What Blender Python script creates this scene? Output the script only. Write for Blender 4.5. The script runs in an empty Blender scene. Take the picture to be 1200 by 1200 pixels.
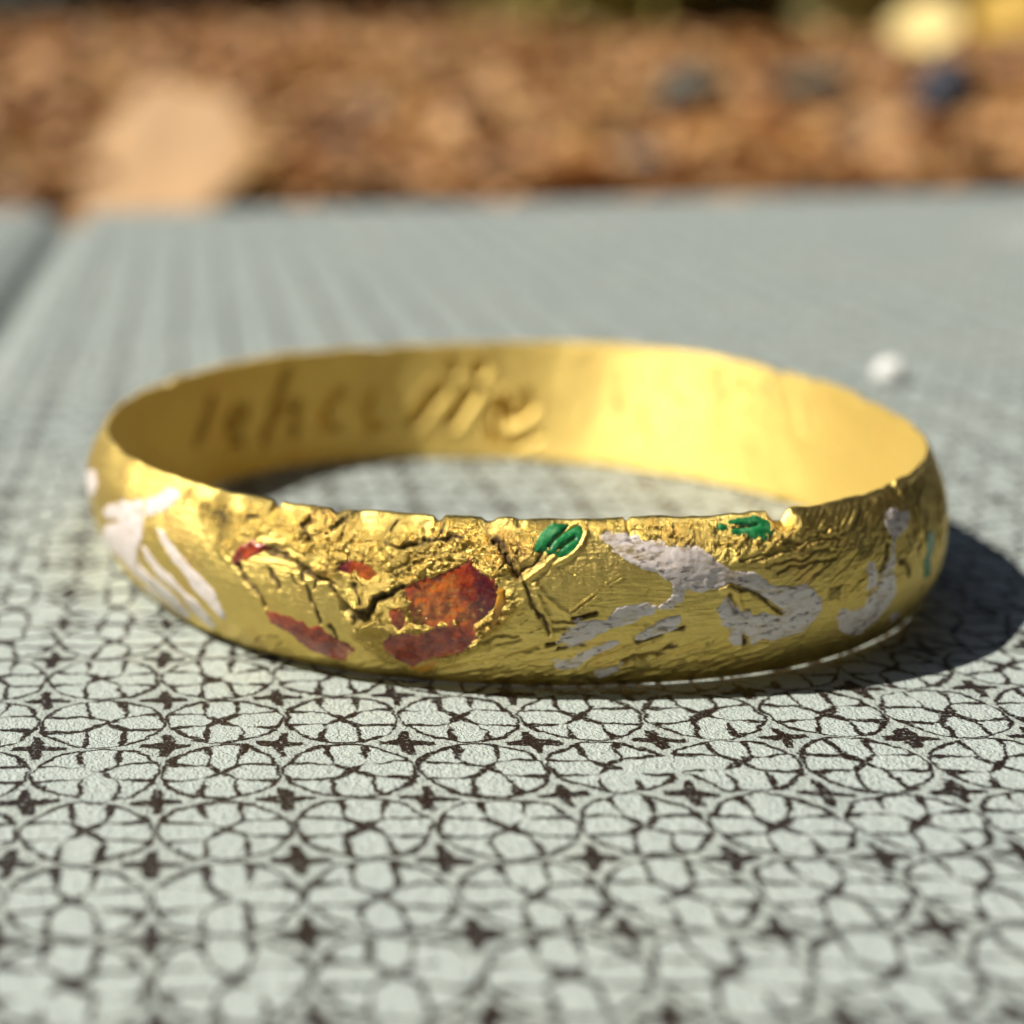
import bpy, bmesh, math, random
import numpy as np
from mathutils import Matrix, Vector
random.seed(7); np.random.seed(7)
C = bpy.context.scene.collection
SC = bpy.context.scene
R = math.radians
# 1 Blender unit = 1 cm
SC.unit_settings.system = 'METRIC'; SC.unit_settings.scale_length = 0.01; SC.unit_settings.length_unit = 'CENTIMETERS'

# ------------------------------------------------------------------ camera
CAM_H = 1.20713; PITCH = R(15.6437); ROLL = -0.013828; FPX = 1975.4
cd = bpy.data.cameras.new('camera'); cam = bpy.data.objects.new('camera', cd); C.objects.link(cam); SC.camera = cam
cs, sn = math.cos(PITCH), math.sin(PITCH); cr, sr = math.cos(ROLL), math.sin(ROLL)
ex = Vector((1,0,0)); dn = Vector((0,-sn,-cs)); fw = Vector((0,cs,-sn))
cx_ = ex*cr - dn*sr; up_ = -(ex*sr + dn*cr)
M4 = Matrix.Identity(4)
for i in range(3):
    M4[i][0] = cx_[i]; M4[i][1] = up_[i]; M4[i][2] = -fw[i]
M4[2][3] = CAM_H
cam.matrix_world = M4
cd.sensor_fit = 'HORIZONTAL'; cd.sensor_width = 36.0; cd.lens = FPX/1200*36
cd.shift_x = (600-231.09)/1200; cd.shift_y = 0
cd.clip_start = 0.05; cd.clip_end = 5000
cd.dof.use_dof = True; cd.dof.focus_distance = 3.02; cd.dof.aperture_fstop = 0.66; cd.dof.aperture_blades = 0

# ------------------------------------------------------------------ light
SUN_EL, SUN_ROT = R(51), R(270)
w = bpy.data.worlds.new('World'); SC.world = w; w.use_nodes = True
nt = w.node_tree; bg = nt.nodes['Background']
sky = nt.nodes.new('ShaderNodeTexSky'); sky.sky_type = 'NISHITA'; sky.sun_disc = False
sky.sun_elevation = SUN_EL; sky.sun_rotation = SUN_ROT; sky.air_density = 1.0; sky.dust_density = 1.0; sky.ozone_density = 1.0
nt.links.new(sky.outputs[0], bg.inputs[0]); bg.inputs[1].default_value = 0.05
sl = bpy.data.lights.new('sun', 'SUN'); sl.energy = 5.0; sl.angle = R(0.55); sl.color = (1.0, 0.94, 0.82)
sun = bpy.data.objects.new('sun', sl); C.objects.link(sun)
sdir = Vector((-math.cos(SUN_EL), 0.0, math.sin(SUN_EL)))       # towards the sun: from the left
sun.rotation_euler = sdir.to_track_quat('Z', 'Y').to_euler(); sun.location = sdir*60
SC.view_settings.view_transform = 'Standard'; SC.view_settings.look = 'None'
SC.view_settings.exposure = 0.2; SC.view_settings.gamma = 1.0
SC.render.engine = 'CYCLES'
SC.cycles.caustics_reflective = True; SC.cycles.blur_glossy = 0.3
SC.cycles.max_bounces = 10; SC.cycles.glossy_bounces = 6; SC.cycles.diffuse_bounces = 4
SC.cycles.sample_clamp_indirect = 25.0
SC.cycles.use_denoising = True
try: SC.cycles.denoiser = 'OPENIMAGEDENOISE'
except Exception: pass

# ------------------------------------------------------------------ helpers
def tag(o, label=None, cat=None, group=None, kind=None):
    if label: o['label'] = label
    if cat: o['category'] = cat
    if group: o['group'] = group
    if kind: o['kind'] = kind
    return o
def empty(name, loc=(0,0,0)):
    o = bpy.data.objects.new(name, None); C.objects.link(o); o.location = loc; o.empty_display_size = 0.2
    return o
def mesh_np(name, V, F, mat=None, attrs=None, uv=None, smooth=True):
    """V (n,3) verts, F (m,4) quads -> mesh datablock"""
    me = bpy.data.meshes.new(name)
    V = np.ascontiguousarray(V, dtype=np.float32); F = np.ascontiguousarray(F, dtype=np.int32)
    k = F.shape[1]
    me.vertices.add(len(V)); me.vertices.foreach_set('co', V.ravel())
    me.loops.add(F.size); me.loops.foreach_set('vertex_index', F.ravel())
    me.polygons.add(len(F)); me.polygons.foreach_set('loop_start', np.arange(0, F.size, k, dtype=np.int32))
    me.polygons.foreach_set('loop_total', np.full(len(F), k, dtype=np.int32))
    me.update(calc_edges=True)
    me.polygons.foreach_set('use_smooth', np.full(len(F), smooth))
    for an, av in (attrs or {}).items():
        a = me.attributes.new(an, 'FLOAT', 'POINT'); a.data.foreach_set('value', np.ascontiguousarray(av, dtype=np.float32))
    if uv is not None:
        l = me.uv_layers.new(name='UVMap'); l.data.foreach_set('uv', np.ascontiguousarray(uv[F.ravel()], dtype=np.float32).ravel())
    if mat: me.materials.append(mat)
    me.validate()
    return me
def obj(name, me, parent=None):
    o = bpy.data.objects.new(name, me); C.objects.link(o)
    if parent: o.parent = parent
    return o
def grid_faces(nu, nv, off=0, wrap=False):
    """index [j*nu+i]"""
    i = np.arange(nu if wrap else nu-1); j = np.arange(nv-1)
    I, J = np.meshgrid(i, j); I2 = (I+1) % nu
    return np.stack([J*nu+I, J*nu+I2, (J+1)*nu+I2, (J+1)*nu+I], -1).reshape(-1, 4)+off
def bm_obj(name, bm, mat, parent=None, smooth=True):
    me = bpy.data.meshes.new(name); bm.to_mesh(me); bm.free(); me.materials.append(mat)
    if smooth: me.polygons.foreach_set('use_smooth', [True]*len(me.polygons))
    return obj(name, me, parent)
# numpy noise on a lattice
def vnoise(x, y, seed=0):
    rs = np.random.RandomState(seed); T = rs.rand(256, 256)
    xi = np.floor(x).astype(int); yi = np.floor(y).astype(int); fx = x-xi; fy = y-yi
    fx = fx*fx*fx*(fx*(fx*6-15)+10); fy = fy*fy*fy*(fy*(fy*6-15)+10)
    a = T[xi & 255, yi & 255]; b = T[(xi+1) & 255, yi & 255]; c = T[xi & 255, (yi+1) & 255]; d = T[(xi+1) & 255, (yi+1) & 255]
    return (a*(1-fx)+b*fx)*(1-fy)+(c*(1-fx)+d*fx)*fy-0.5
def fbm(x, y, o=4, seed=0, g=0.5):
    s = 0; a = 1.0
    for k in range(o):
        s = s+a*vnoise(x*2**k+17.3*k, y*2**k+5.1*k, seed+k); a *= g
    return s
def worley(x, y, seed=0):
    rs = np.random.RandomState(seed); T = rs.rand(128, 128, 2)
    xi = np.floor(x).astype(int); yi = np.floor(y).astype(int); best = np.full(x.shape, 9.0)
    for dx in (-1, 0, 1):
        for dy in (-1, 0, 1):
            q = T[(xi+dx) & 127, (yi+dy) & 127]
            best = np.minimum(best, np.hypot(xi+dx+q[..., 0]-x, yi+dy+q[..., 1]-y))
    return best
def worley2(x, y, seed=0):
    rs = np.random.RandomState(seed); T = rs.rand(128, 128, 2)
    xi = np.floor(x).astype(int); yi = np.floor(y).astype(int); f1 = np.full(x.shape, 9.0); f2 = f1.copy()
    for dx in (-1, 0, 1):
        for dy in (-1, 0, 1):
            q = T[(xi+dx) & 127, (yi+dy) & 127]; dd = np.hypot(xi+dx+q[..., 0]-x, yi+dy+q[..., 1]-y)
            f2 = np.minimum(f2, np.maximum(f1, dd)); f1 = np.minimum(f1, dd)
    return f1, f2
def sstep(a, b, x):
    t = np.clip((x-a)/(b-a), 0, 1); return t*t*(3-2*t)
def seg_dist(x, y, pts):
    d = np.full(x.shape, 9.0)
    for (ax, ay), (bx, by) in zip(pts[:-1], pts[1:]):
        vx, vy = bx-ax, by-ay; L = vx*vx+vy*vy+1e-12
        t = np.clip(((x-ax)*vx+(y-ay)*vy)/L, 0, 1)
        d = np.minimum(d, np.hypot(x-ax-t*vx, y-ay-t*vy))
    return d
def poly_sd(x, y, pts):
    ins = np.zeros(x.shape, bool); n = len(pts)
    for k in range(n):
        ax, ay = pts[k]; bx, by = pts[(k+1) % n]
        c = ((ay > y) != (by > y)) & (x < (bx-ax)*(y-ay)/((by-ay)+1e-12)+ax); ins ^= c
    d = seg_dist(x, y, list(pts)+[pts[0]])
    return np.where(ins, -d, d)
def near(fn, x, y, pts, pad, fill=9.0):
    """evaluate a distance only inside the shape's padded box"""
    P = np.array(pts); m = (x > P[:, 0].min()-pad) & (x < P[:, 0].max()+pad) & (y > P[:, 1].min()-pad) & (y < P[:, 1].max()+pad)
    out = np.full(x.shape, fill)
    if m.any(): out[m] = fn(x[m], y[m], pts)
    return out

# ------------------------------------------------------------------ node helper
class NT:
    def __init__(s, name):
        s.m = bpy.data.materials.new(name); s.m.use_nodes = True; s.t = s.m.node_tree; s.b = s.t.nodes['Principled BSDF']
    def n(s, ty, **kw):
        q = s.t.nodes.new(ty)
        for k, v in kw.items(): setattr(q, k, v)
        return q
    def set(s, sock, v):
        if isinstance(v, bpy.types.NodeSocket): s.t.links.new(v, sock)
        elif v is not None: sock.default_value = v
    def math(s, op, a, b=None, c=None, clamp=False):
        q = s.n('ShaderNodeMath', operation=op, use_clamp=clamp)
        for i, v in enumerate((a, b, c)):
            if v is not None: s.set(q.inputs[i], v)
        return q.outputs[0]
    def vmath(s, op, a, b=None, scale=None):
        q = s.n('ShaderNodeVectorMath', operation=op); s.set(q.inputs[0], a)
        if b is not None: s.set(q.inputs[1], b)
        if scale is not None: s.set(q.inputs['Scale'], scale)
        return q.outputs[0]
    def noise(s, vec, scale, detail=3, rough=0.5, dist=0.0, col=False):
        q = s.n('ShaderNodeTexNoise'); s.set(q.inputs['Vector'], vec); q.inputs['Scale'].default_value = scale
        q.inputs['Detail'].default_value = detail; q.inputs['Roughness'].default_value = rough; q.inputs['Distortion'].default_value = dist
        return q.outputs['Color' if col else 'Fac']
    def ramp(s, f, stops):
        q = s.n('ShaderNodeValToRGB'); s.set(q.inputs[0], f); e = q.color_ramp.elements
        while len(e) < len(stops): e.new(0.5)
        for x, (p, c) in zip(e, stops):
            x.position = p; x.color = (*c, 1) if len(c) == 3 else c
        return q.outputs[0]
    def maprange(s, f, a, b, c=0.0, d=1.0, smooth=False):
        q = s.n('ShaderNodeMapRange'); q.interpolation_type = 'SMOOTHSTEP' if smooth else 'LINEAR'
        s.set(q.inputs[0], f)
        for i, v in enumerate((a, b, c, d)): s.set(q.inputs[i+1], v)
        return q.outputs[0]
    def mix(s, f, a, b):
        q = s.n('ShaderNodeMix', data_type='RGBA'); s.set(q.inputs[0], f)
        for i, v in ((6, a), (7, b)):
            s.set(q.inputs[i], (*v, 1) if isinstance(v, tuple) and len(v) == 3 else v)
        return q.outputs[2]
    def attr(s, name):
        q = s.n('ShaderNodeAttribute', attribute_name=name); return q.outputs['Fac']
    def coord(s, which='Object'):
        return s.n('ShaderNodeTexCoord').outputs[which]
    def mapping(s, vec, scale=(1, 1, 1), rot=(0, 0, 0), loc=(0, 0, 0)):
        q = s.n('ShaderNodeMapping'); s.set(q.inputs[0], vec); q.inputs['Scale'].default_value = scale
        q.inputs['Rotation'].default_value = rot; q.inputs['Location'].default_value = loc; return q.outputs[0]
    def bump(s, h, strength, dist, nrm=None):
        q = s.n('ShaderNodeBump'); q.inputs['Strength'].default_value = strength; q.inputs['Distance'].default_value = dist
        s.set(q.inputs['Height'], h)
        if nrm is not None: s.set(q.inputs['Normal'], nrm)
        return q.outputs[0]
    def P(s, **kw):
        for k, v in kw.items():
            k = k.replace('_', ' ')
            if isinstance(v, tuple) and len(v) == 3: v = (*v, 1)
            s.set(s.b.inputs[k], v)
        return s.m

# ------------------------------------------------------------------ materials
GX, GY, CELL = 0.59080, 2.54986, 0.22074        # printed lattice: one cross stands here
def mat_paper():
    t = NT('printed_paper'); co = t.coord('Object')
    wA = t.vmath('SCALE', t.vmath('SUBTRACT', t.noise(co, 3.0, 2, col=True), (0.5, 0.5, 0.5)), scale=0.055)
    wB = t.vmath('SCALE', t.vmath('SUBTRACT', t.noise(co, 16.0, 2, col=True), (0.5, 0.5, 0.5)), scale=0.035)
    wC = t.vmath('SCALE', t.vmath('SUBTRACT', t.noise(co, 90.0, 2, col=True), (0.5, 0.5, 0.5)), scale=0.014)
    p = t.vmath('ADD', t.vmath('ADD', t.vmath('ADD', co, wA), wB), wC)
    sp = t.n('ShaderNodeSeparateXYZ'); t.set(sp.inputs[0], p)
    u = t.math('DIVIDE', t.math('SUBTRACT', sp.outputs[0], GX), CELL); v = t.math('DIVIDE', t.math('SUBTRACT', sp.outputs[1], GY), CELL)
    cu = t.math('ABSOLUTE', t.math('SUBTRACT', u, t.math('ROUND', u))); cv = t.math('ABSOLUTE', t.math('SUBTRACT', v, t.math('ROUND', v)))
    def arm(a, b):
        wdt = t.math('SUBTRACT', 0.064, t.math('MULTIPLY', a, 0.14))
        return t.math('MAXIMUM', t.math('SUBTRACT', a, 0.212), t.math('SUBTRACT', b, wdt))
    dc = t.math('MINIMUM', arm(cu, cv), arm(cv, cu))
    nu = t.math('SUBTRACT', t.math('FRACT', u), 0.5); nv = t.math('SUBTRACT', t.math('FRACT', v), 0.5)
    r = t.math('SQRT', t.math('ADD', t.math('MULTIPLY', nu, nu), t.math('MULTIPLY', nv, nv)))
    an, bn = t.math('ABSOLUTE', nu), t.math('ABSOLUTE', nv)
    ax = t.math('MINIMUM', an, bn); pd = t.math('MULTIPLY', t.math('ABSOLUTE', t.math('SUBTRACT', an, bn)), 0.7071)
    wn = t.noise(co, 11.0, 2)                       # printing pressure: lines swell, thin out and break
    hw = t.math('SUBTRACT', t.maprange(t.noise(co, 15.0, 3), 0.32, 0.66, 0.009, 0.034), t.maprange(t.noise(co, 7.0, 3), 0.62, 0.70, 0.0, 0.035))
    pet = t.math('MAXIMUM', t.math('SUBTRACT', ax, t.math('SUBTRACT', t.maprange(r, -0.01, 0.23, 0.0, 0.147, True), hw)), t.math('ADD', t.math('SUBTRACT', r, 0.488), hw))
    lef = t.math('MAXIMUM', t.math('SUBTRACT', pd, t.math('SUBTRACT', t.maprange(r, 0.165, 0.46, 0.0, 0.185), hw)), t.math('ADD', t.math('SUBTRACT', r, 0.475), hw))
    white = t.math('MINIMUM', pet, lef)
    fl = t.math('MAXIMUM', t.math('SUBTRACT', r, t.math('ADD', 0.488, t.math('MULTIPLY', hw, 0.5))), t.math('MULTIPLY', white, -1.0))
    dd = t.math('MINIMUM', fl, dc)
    ink = t.maprange(dd, 0.008, -0.008, 0, 1, True)
    spk = t.noise(co, 130.0, 2)
    ink = t.math('MULTIPLY', ink, t.maprange(spk, 0.30, 0.42, 0.45, 1.0))
    fib = t.noise(t.mapping(co, (1, 1, 1)), 55.0, 4, 0.65); low = t.noise(co, 1.3, 3)
    base = t.mix(t.maprange(fib, 0.3, 0.7), (0.37, 0.425, 0.40), (0.60, 0.645, 0.59))
    base = t.mix(t.maprange(low, 0.35, 0.7, 0, 0.75), base, (0.40, 0.465, 0.45))
    base = t.mix(t.maprange(white, 0.02, -0.03, 0, 0.6), base, t.mix(fib, (0.40, 0.48, 0.47), (0.71, 0.785, 0.75)))
    # pale worn scuff near the far right of the cover
    sc = t.vmath('MULTIPLY', t.vmath('SUBTRACT', co, (5.35, 10.3, 0.0)), (1.1, 1.9, 0.0))
    ln = t.n('ShaderNodeVectorMath', operation='LENGTH'); t.set(ln.inputs[0], t.vmath('ADD', sc, t.vmath('SCALE', wA, scale=6.0)))
    base = t.mix(t.maprange(ln.outputs['Value'], 0.75, 0.35), base, (0.80, 0.82, 0.77))
    inkc = t.mix(spk, (0.014, 0.008, 0.007), (0.036, 0.022, 0.017))
    col = t.mix(ink, base, inkc)
    h = t.math('ADD', t.math('MULTIPLY', fib, 0.7), t.math('MULTIPLY', t.noise(co, 160.0, 3), 0.5))
    nrm = t.bump(h, 0.9, 0.018)
    return t.P(Base_Color=col, Roughness=t.maprange(ink, 0, 1, 0.62, 0.45), Specular_IOR_Level=t.maprange(ink, 0, 1, 0.35, 0.15), Normal=nrm)

def mat_gold():
    t = NT('worn_gold'); uv = t.coord('UV')
    dirt = t.attr('dirt'); grain = t.attr('grain')
    n1 = t.noise(uv, 9.0, 4, 0.6); n2 = t.noise(uv, 70.0, 4, 0.65)
    base = t.mix(n1, (0.88, 0.635, 0.155), (0.96, 0.74, 0.25))
    copper = t.maprange(t.noise(uv, 6.0, 3, 0.6), 0.56, 0.74, 0, 0.45)
    base = t.mix(copper, base, (0.86, 0.45, 0.15))
    df = t.math('MULTIPLY', dirt, t.maprange(n2, 0.30, 0.62, 0.55, 1.0), clamp=True)
    col = t.mix(df, base, t.mix(n2, (0.030, 0.013, 0.008), (0.105, 0.052, 0.022)))
    t.set(t.b.inputs['Metallic'], t.math('SUBTRACT', t.maprange(df, 0.15, 0.9, 1.0, 0.25), t.math('MULTIPLY', t.attr('matte'), 0.35), clamp=True))
    sA = t.noise(t.mapping(uv, (16, 150, 1), (0, 0, R(-32))), 1.0, 3, 0.6)
    sB = t.noise(t.mapping(uv, (14, 120, 1), (0, 0, R(28))), 1.0, 3, 0.6)
    fine = t.noise(uv, 150.0, 5, 0.75)
    h = t.math('ADD', t.math('ADD', t.math('MULTIPLY', sA, 0.8), t.math('MULTIPLY', sB, 0.6)), t.math('MULTIPLY', fine, t.maprange(grain, 0, 1, 0.6, 3.4)))
    nrm = t.bump(h, 0.75, 0.0046)
    matte = t.attr('matte')
    rg = t.math('ADD', t.maprange(n2, 0.2, 0.8, 0.31, 0.47), t.math('MULTIPLY', df, 0.3))
    rg = t.math('SUBTRACT', rg, t.math('MULTIPLY', grain, 0.15))
    rg = t.math('ADD', rg, t.math('MULTIPLY', matte, 0.12))
    col = t.mix(t.math('MULTIPLY', matte, 0.6), col, (0.87, 0.65, 0.20))
    return t.P(Base_Color=col, Roughness=rg, Normal=nrm)

def mat_white():
    t = NT('white_enamel'); uv = t.coord('UV')
    n = t.noise(uv, 40.0, 4, 0.65); s = t.noise(t.mapping(uv, (40, 110, 1), (0, 0, R(-35))), 1.0, 4, 0.6)
    big = t.noise(uv, 8.0, 3)
    base = t.mix(n, (0.86, 0.72, 0.68), (0.96, 0.89, 0.86))
    wear = t.attr('wear')
    st = t.math('MULTIPLY', t.math('MULTIPLY', t.maprange(s, 0.53, 0.64), t.maprange(t.noise(uv, 13.0, 3, 0.6), 0.38, 0.56)), t.maprange(wear, 0.0, 1.0, 0.06, 1.0))
    base = t.mix(st, base, (0.06, 0.035, 0.045))
    thin = t.noise(t.mapping(uv, (22, 60, 1), (0, 0, R(-35))), 1.0, 4, 0.65)
    gl = t.math('MULTIPLY', t.maprange(thin, 0.50, 0.66, 0, 0.8), t.maprange(wear, 0, 1, 0.35, 1.0))
    base = t.mix(gl, base, (0.52, 0.37, 0.13))
    base = t.mix(t.math('MULTIPLY', t.maprange(big, 0.56, 0.72, 0, 0.4), wear), base, (0.42, 0.35, 0.31))
    t.P(Coat_Weight=0.3, Coat_Roughness=0.15)
    return t.P(Base_Color=base, Roughness=0.34, Metallic=t.math('MULTIPLY', gl, 0.5), Specular_IOR_Level=0.5, Normal=t.bump(t.math('SUBTRACT', t.noise(uv, 90.0, 3), st), 0.35, 0.0022))
def mat_red():
    t = NT('red_enamel'); uv = t.coord('UV'); wear = t.attr('wear'); dark = t.attr('dark')
    n = t.noise(uv, 34.0, 4, 0.7); f = t.noise(uv, 120.0, 3, 0.6)
    c = t.mix(t.maprange(n, 0.36, 0.64), (0.19, 0.014, 0.014), (0.62, 0.10, 0.03))
    wf = t.math('MULTIPLY', wear, t.maprange(f, 0.25, 0.6, 0.5, 1.0), clamp=True)
    c = t.mix(wf, c, t.mix(n, (0.52, 0.085, 0.012), (0.78, 0.24, 0.04)))
    c = t.mix(t.math('MULTIPLY', dark, 0.85), c, t.mix(n, (0.060, 0.010, 0.022), (0.15, 0.02, 0.035)))
    fk = t.math('MULTIPLY', t.maprange(t.noise(uv, 85.0, 4, 0.7), 0.55, 0.66), t.maprange(wear, 0, 1, 0.25, 0.95))
    c = t.mix(fk, c, (0.85, 0.50, 0.12)); t.set(t.b.inputs['Metallic'], t.math('MULTIPLY', fk, 0.8))
    t.P(Base_Color=c, Roughness=t.maprange(f, 0.3, 0.7, 0.16, 0.38), Specular_IOR_Level=0.5, Normal=t.bump(f, 0.5, 0.004))
    return t.P(Coat_Weight=0.7, Coat_Roughness=0.10)
def mat_green():
    t = NT('green_enamel'); uv = t.coord('UV'); n = t.noise(uv, 38.0, 4, 0.7); f = t.noise(uv, 110.0, 3)
    c = t.ramp(n, [(0.30, (0.006, 0.060, 0.022)), (0.50, (0.018, 0.22, 0.065)), (0.66, (0.14, 0.46, 0.20))])
    return t.P(Base_Color=c, Roughness=0.34, Coat_Weight=0.12, Coat_Roughness=0.2, Specular_IOR_Level=0.3, Normal=t.bump(f, 0.5, 0.004))
def mat_amber():
    t = NT('amber_enamel'); uv = t.coord('UV'); n = t.noise(uv, 50.0, 4, 0.7)
    return t.P(Base_Color=t.mix(n, (0.55, 0.19, 0.012), (0.85, 0.46, 0.06)), Roughness=0.3, Coat_Weight=0.3)
def mat_simple(name, a, b, scale=1.0, rough=0.7, bump=0.3, bd=0.1, sheen=None):
    t = NT(name); co = t.coord('Object'); n = t.noise(co, scale, 4, 0.6)
    return t.P(Base_Color=t.mix(t.maprange(n, 0.3, 0.7), a, b), Roughness=rough, Normal=t.bump(n, bump, bd))

PAPER = mat_paper(); GOLD = mat_gold(); WHITE_M = mat_white(); RED_M = mat_red(); GREEN_M = mat_green(); AMBER_M = mat_amber()

# ------------------------------------------------------------------ ground and far setting

SOIL = mat_simple('forest_soil', (0.30, 0.155, 0.06), (0.48, 0.26, 0.105), 0.35, 0.95, 0.6, 0.6)
def terrain(x, y):
    rise = (5.0-2.4*sstep(26, 56, x))*sstep(60, 230, y)
    return -3.0+rise+0.5*fbm(x*0.06, y*0.06, 3, 40)*sstep(30, 80, y)
xs = np.concatenate([np.linspace(-900, -70, 14), np.linspace(-60, 150, 90), np.linspace(160, 900, 14)])
ys = np.concatenate([np.linspace(-900, -40, 14), np.linspace(-30, 260, 110), np.linspace(280, 1500, 16)])
XX, YY = np.meshgrid(xs, ys)
tag(obj('ground', mesh_np('ground', np.stack([XX, YY, terrain(XX, YY)], -1).reshape(-1, 3), grid_faces(len(xs), len(ys)), SOIL)), kind='structure')

def tz(x, y): return float(terrain(np.array([float(x)]), np.array([float(y)]))[0])
def leaf_arrays(L, W, curl, fold, seed, nx=6, ny=4, lobes=0.0):
    rs = np.random.RandomState(seed)
    u = np.linspace(0, 1, nx+1); v = np.linspace(-1, 1, ny+1); U, V = np.meshgrid(u, v)
    half = W/2*np.sin(np.pi*np.clip(U, 0.02, 0.985)**0.8)**0.75*(1+lobes*np.sin(U*19)*0.5)
    x = (U-0.5)*L; y = V*half
    z = curl*L*(np.cos((U-0.5)*np.pi)-0.6)*-1+fold*np.abs(V)*half+0.05*L*rs.randn(*U.shape)
    return np.stack([x, y, z], -1).reshape(-1, 3), grid_faces(nx+1, ny+1)
LEAFM = [mat_simple('leaf_brown', (0.36, 0.19, 0.08), (0.54, 0.31, 0.14), 1.2, 0.6),
         mat_simple('leaf_tan', (0.44, 0.25, 0.10), (0.62, 0.38, 0.17), 1.0, 0.6),
         mat_simple('leaf_rust', (0.50, 0.235, 0.075), (0.68, 0.37, 0.145), 1.2, 0.6),
         mat_simple('leaf_dark', (0.045, 0.026, 0.022), (0.12, 0.065, 0.05), 1.2, 0.6),
         mat_simple('leaf_ochre', (0.36, 0.21, 0.055), (0.58, 0.36, 0.11), 1.2, 0.6)]
leaf_me = []
kinds = [(0, 'brown'), (1, 'pale tan'), (2, 'amber'), (0, 'brown'), (4, 'ochre'), (3, 'dark brown'), (1, 'pale tan'), (2, 'amber'), (4, 'ochre'), (2, 'amber')]
for k in range(10):
    V, F = leaf_arrays(random.uniform(1.0, 2.0), random.uniform(0.7, 1.35), random.uniform(0.02, 0.16), random.uniform(-0.1, 0.4), 100+k)
    leaf_me.append((mesh_np('fallen_leaf', V, F, LEAFM[kinds[k][0]]), kinds[k][1]))
rl = random.Random(11)
for n_leaf in range(290):
    y = 43+(rl.random()**1.25)*36; x = rl.uniform(-0.15*y-2, 0.50*y+3)
    me_, kd = rl.choice(leaf_me)
    o = obj('fallen_leaf', me_)
    o.location = (x, y, tz(x, y)+rl.uniform(0.15, 0.8)); o.rotation_euler = (rl.gauss(0.22, 0.3), rl.gauss(-0.1, 0.3), rl.uniform(0, 6.28))
    tag(o, 'dry '+kd+' fallen leaf, out of focus on the ground behind the cover', 'leaf', kd+' fallen leaves on the ground behind the cover')
# the rest of the litter, farther up the bank and round about: one mass
LV, LF, off = [], [], 0
mats = []
for k in range(14000):
    y = 43+180*rl.random()**1.1
    x = rl.uniform(-0.2*y-10, 0.55*y+14)
    V, F = leaf_arrays((0.0075*y+0.5)*rl.uniform(1.0, 1.9), (0.0075*y+0.5)*rl.uniform(0.7, 1.3), rl.uniform(0.02, 0.16), rl.uniform(-0.1, 0.4), k % 97, 3, 2)
    M = (Matrix.Translation((x, y, tz(x, y)+rl.uniform(0.2, 1.3)))@Matrix.Rotation(rl.uniform(0, 6.28), 4, 'Z')@Matrix.Rotation(rl.gauss(0.2, 0.32), 4, 'X')@Matrix.Rotation(rl.gauss(-0.1, 0.3), 4, 'Y'))
    A = np.array(M); LV.append(V@A[:3, :3].T+A[:3, 3]); LF.append(F+off); off += len(V); mats += [rl.choice([0, 0, 1, 2, 2, 4, 3])]*len(F)
me = mesh_np('leaf_litter', np.concatenate(LV), np.concatenate(LF))
for m_ in LEAFM: me.materials.append(m_)
me.polygons.foreach_set('material_index', np.array(mats, dtype=np.int32))
tag(obj('leaf_litter', me), 'carpet of dry brown leaves rising behind the cover', 'leaf litter', kind='stuff')

def world_at(px, py, y):
    """a point of the far ground seen around there, at depth y"""
    xr, yr = (px-231.09)/FPX, (py-600)/FPX
    d = fw+cx_*xr-up_*yr
    return Vector((0, 0, CAM_H))+d*(y/d.y)
def single_leaf(name, px, py, y, L, W, rot, mat, label, seed):
    V, F = leaf_arrays(L, W, 0.02, 0.08, seed, 10, 6, 0.12); V[:, 2] *= 0.4
    o = obj(name, mesh_np(name, V, F, mat)); o.location = world_at(px, py, y); o.rotation_euler = (Vector((-0.42, -0.70, 0.58)).to_track_quat('Z', 'Y').to_matrix()@Matrix.Rotation(rot, 3, 'Z')).to_euler()
    return tag(o, label, 'leaf')
TAN = mat_simple('leaf_big_tan', (0.37, 0.195, 0.052), (0.46, 0.255, 0.076), 0.6, 0.6)
YEL = mat_simple('leaf_yellow', (0.90, 0.68, 0.24), (0.93, 0.76, 0.34), 0.6, 0.5)
GLD = mat_simple('leaf_golden', (0.50, 0.30, 0.03), (0.66, 0.42, 0.06), 0.6, 0.5)
single_leaf('tan_leaf', 196, 190, 42.5, 5.0, 4.8, R(10), TAN, 'largest tan leaf standing upright at the left behind the cover', 301)
single_leaf('yellow_leaf', 1085, 26, 150, 5.6, 5.6, R(85), YEL, 'bright pale yellow sunlit leaf high at the right of the background', 302)
single_leaf('golden_leaf', 1185, 8, 160, 7, 6, R(30), GLD, 'golden yellow leaf in the top right corner of the background', 303)
single_leaf('orange_leaf', 1040, 165, 55, 4.6, 2.4, R(-8), LEAFM[1], 'orange tan leaf lying below the dark blue stone', 304)

def stone(name, px, py, y, rx, rz, mat, label, seed):
    bm = bmesh.new(); bmesh.ops.create_icosphere(bm, subdivisions=3, radius=1.0)
    rs = np.random.RandomState(seed); ph = rs.rand(6)*6
    for v in bm.verts:
        c = v.co; f = 1+0.12*math.sin(3*c.x+ph[0])+0.10*math.sin(4*c.y+ph[1])+0.10*math.sin(3*c.z+5*c.x+ph[2])
        v.co = Vector((c.x*rx*f, c.y*rx*0.8*f, c.z*rz*f))
    o = bm_obj(name, bm, mat); p = world_at(px, py, y); o.location = p
    return tag(o, label, 'stone')
SLATE = mat_simple('slate_stone', (0.022, 0.028, 0.050), (0.045, 0.052, 0.08), 1.0, 0.6)
BLUE = mat_simple('blue_grey_stone', (0.06, 0.10, 0.13), (0.11, 0.16, 0.19), 1.0, 0.6)
MOSS = mat_simple('mossy_stone', (0.075, 0.080, 0.070), (0.16, 0.15, 0.11), 1.0, 0.8)
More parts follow.
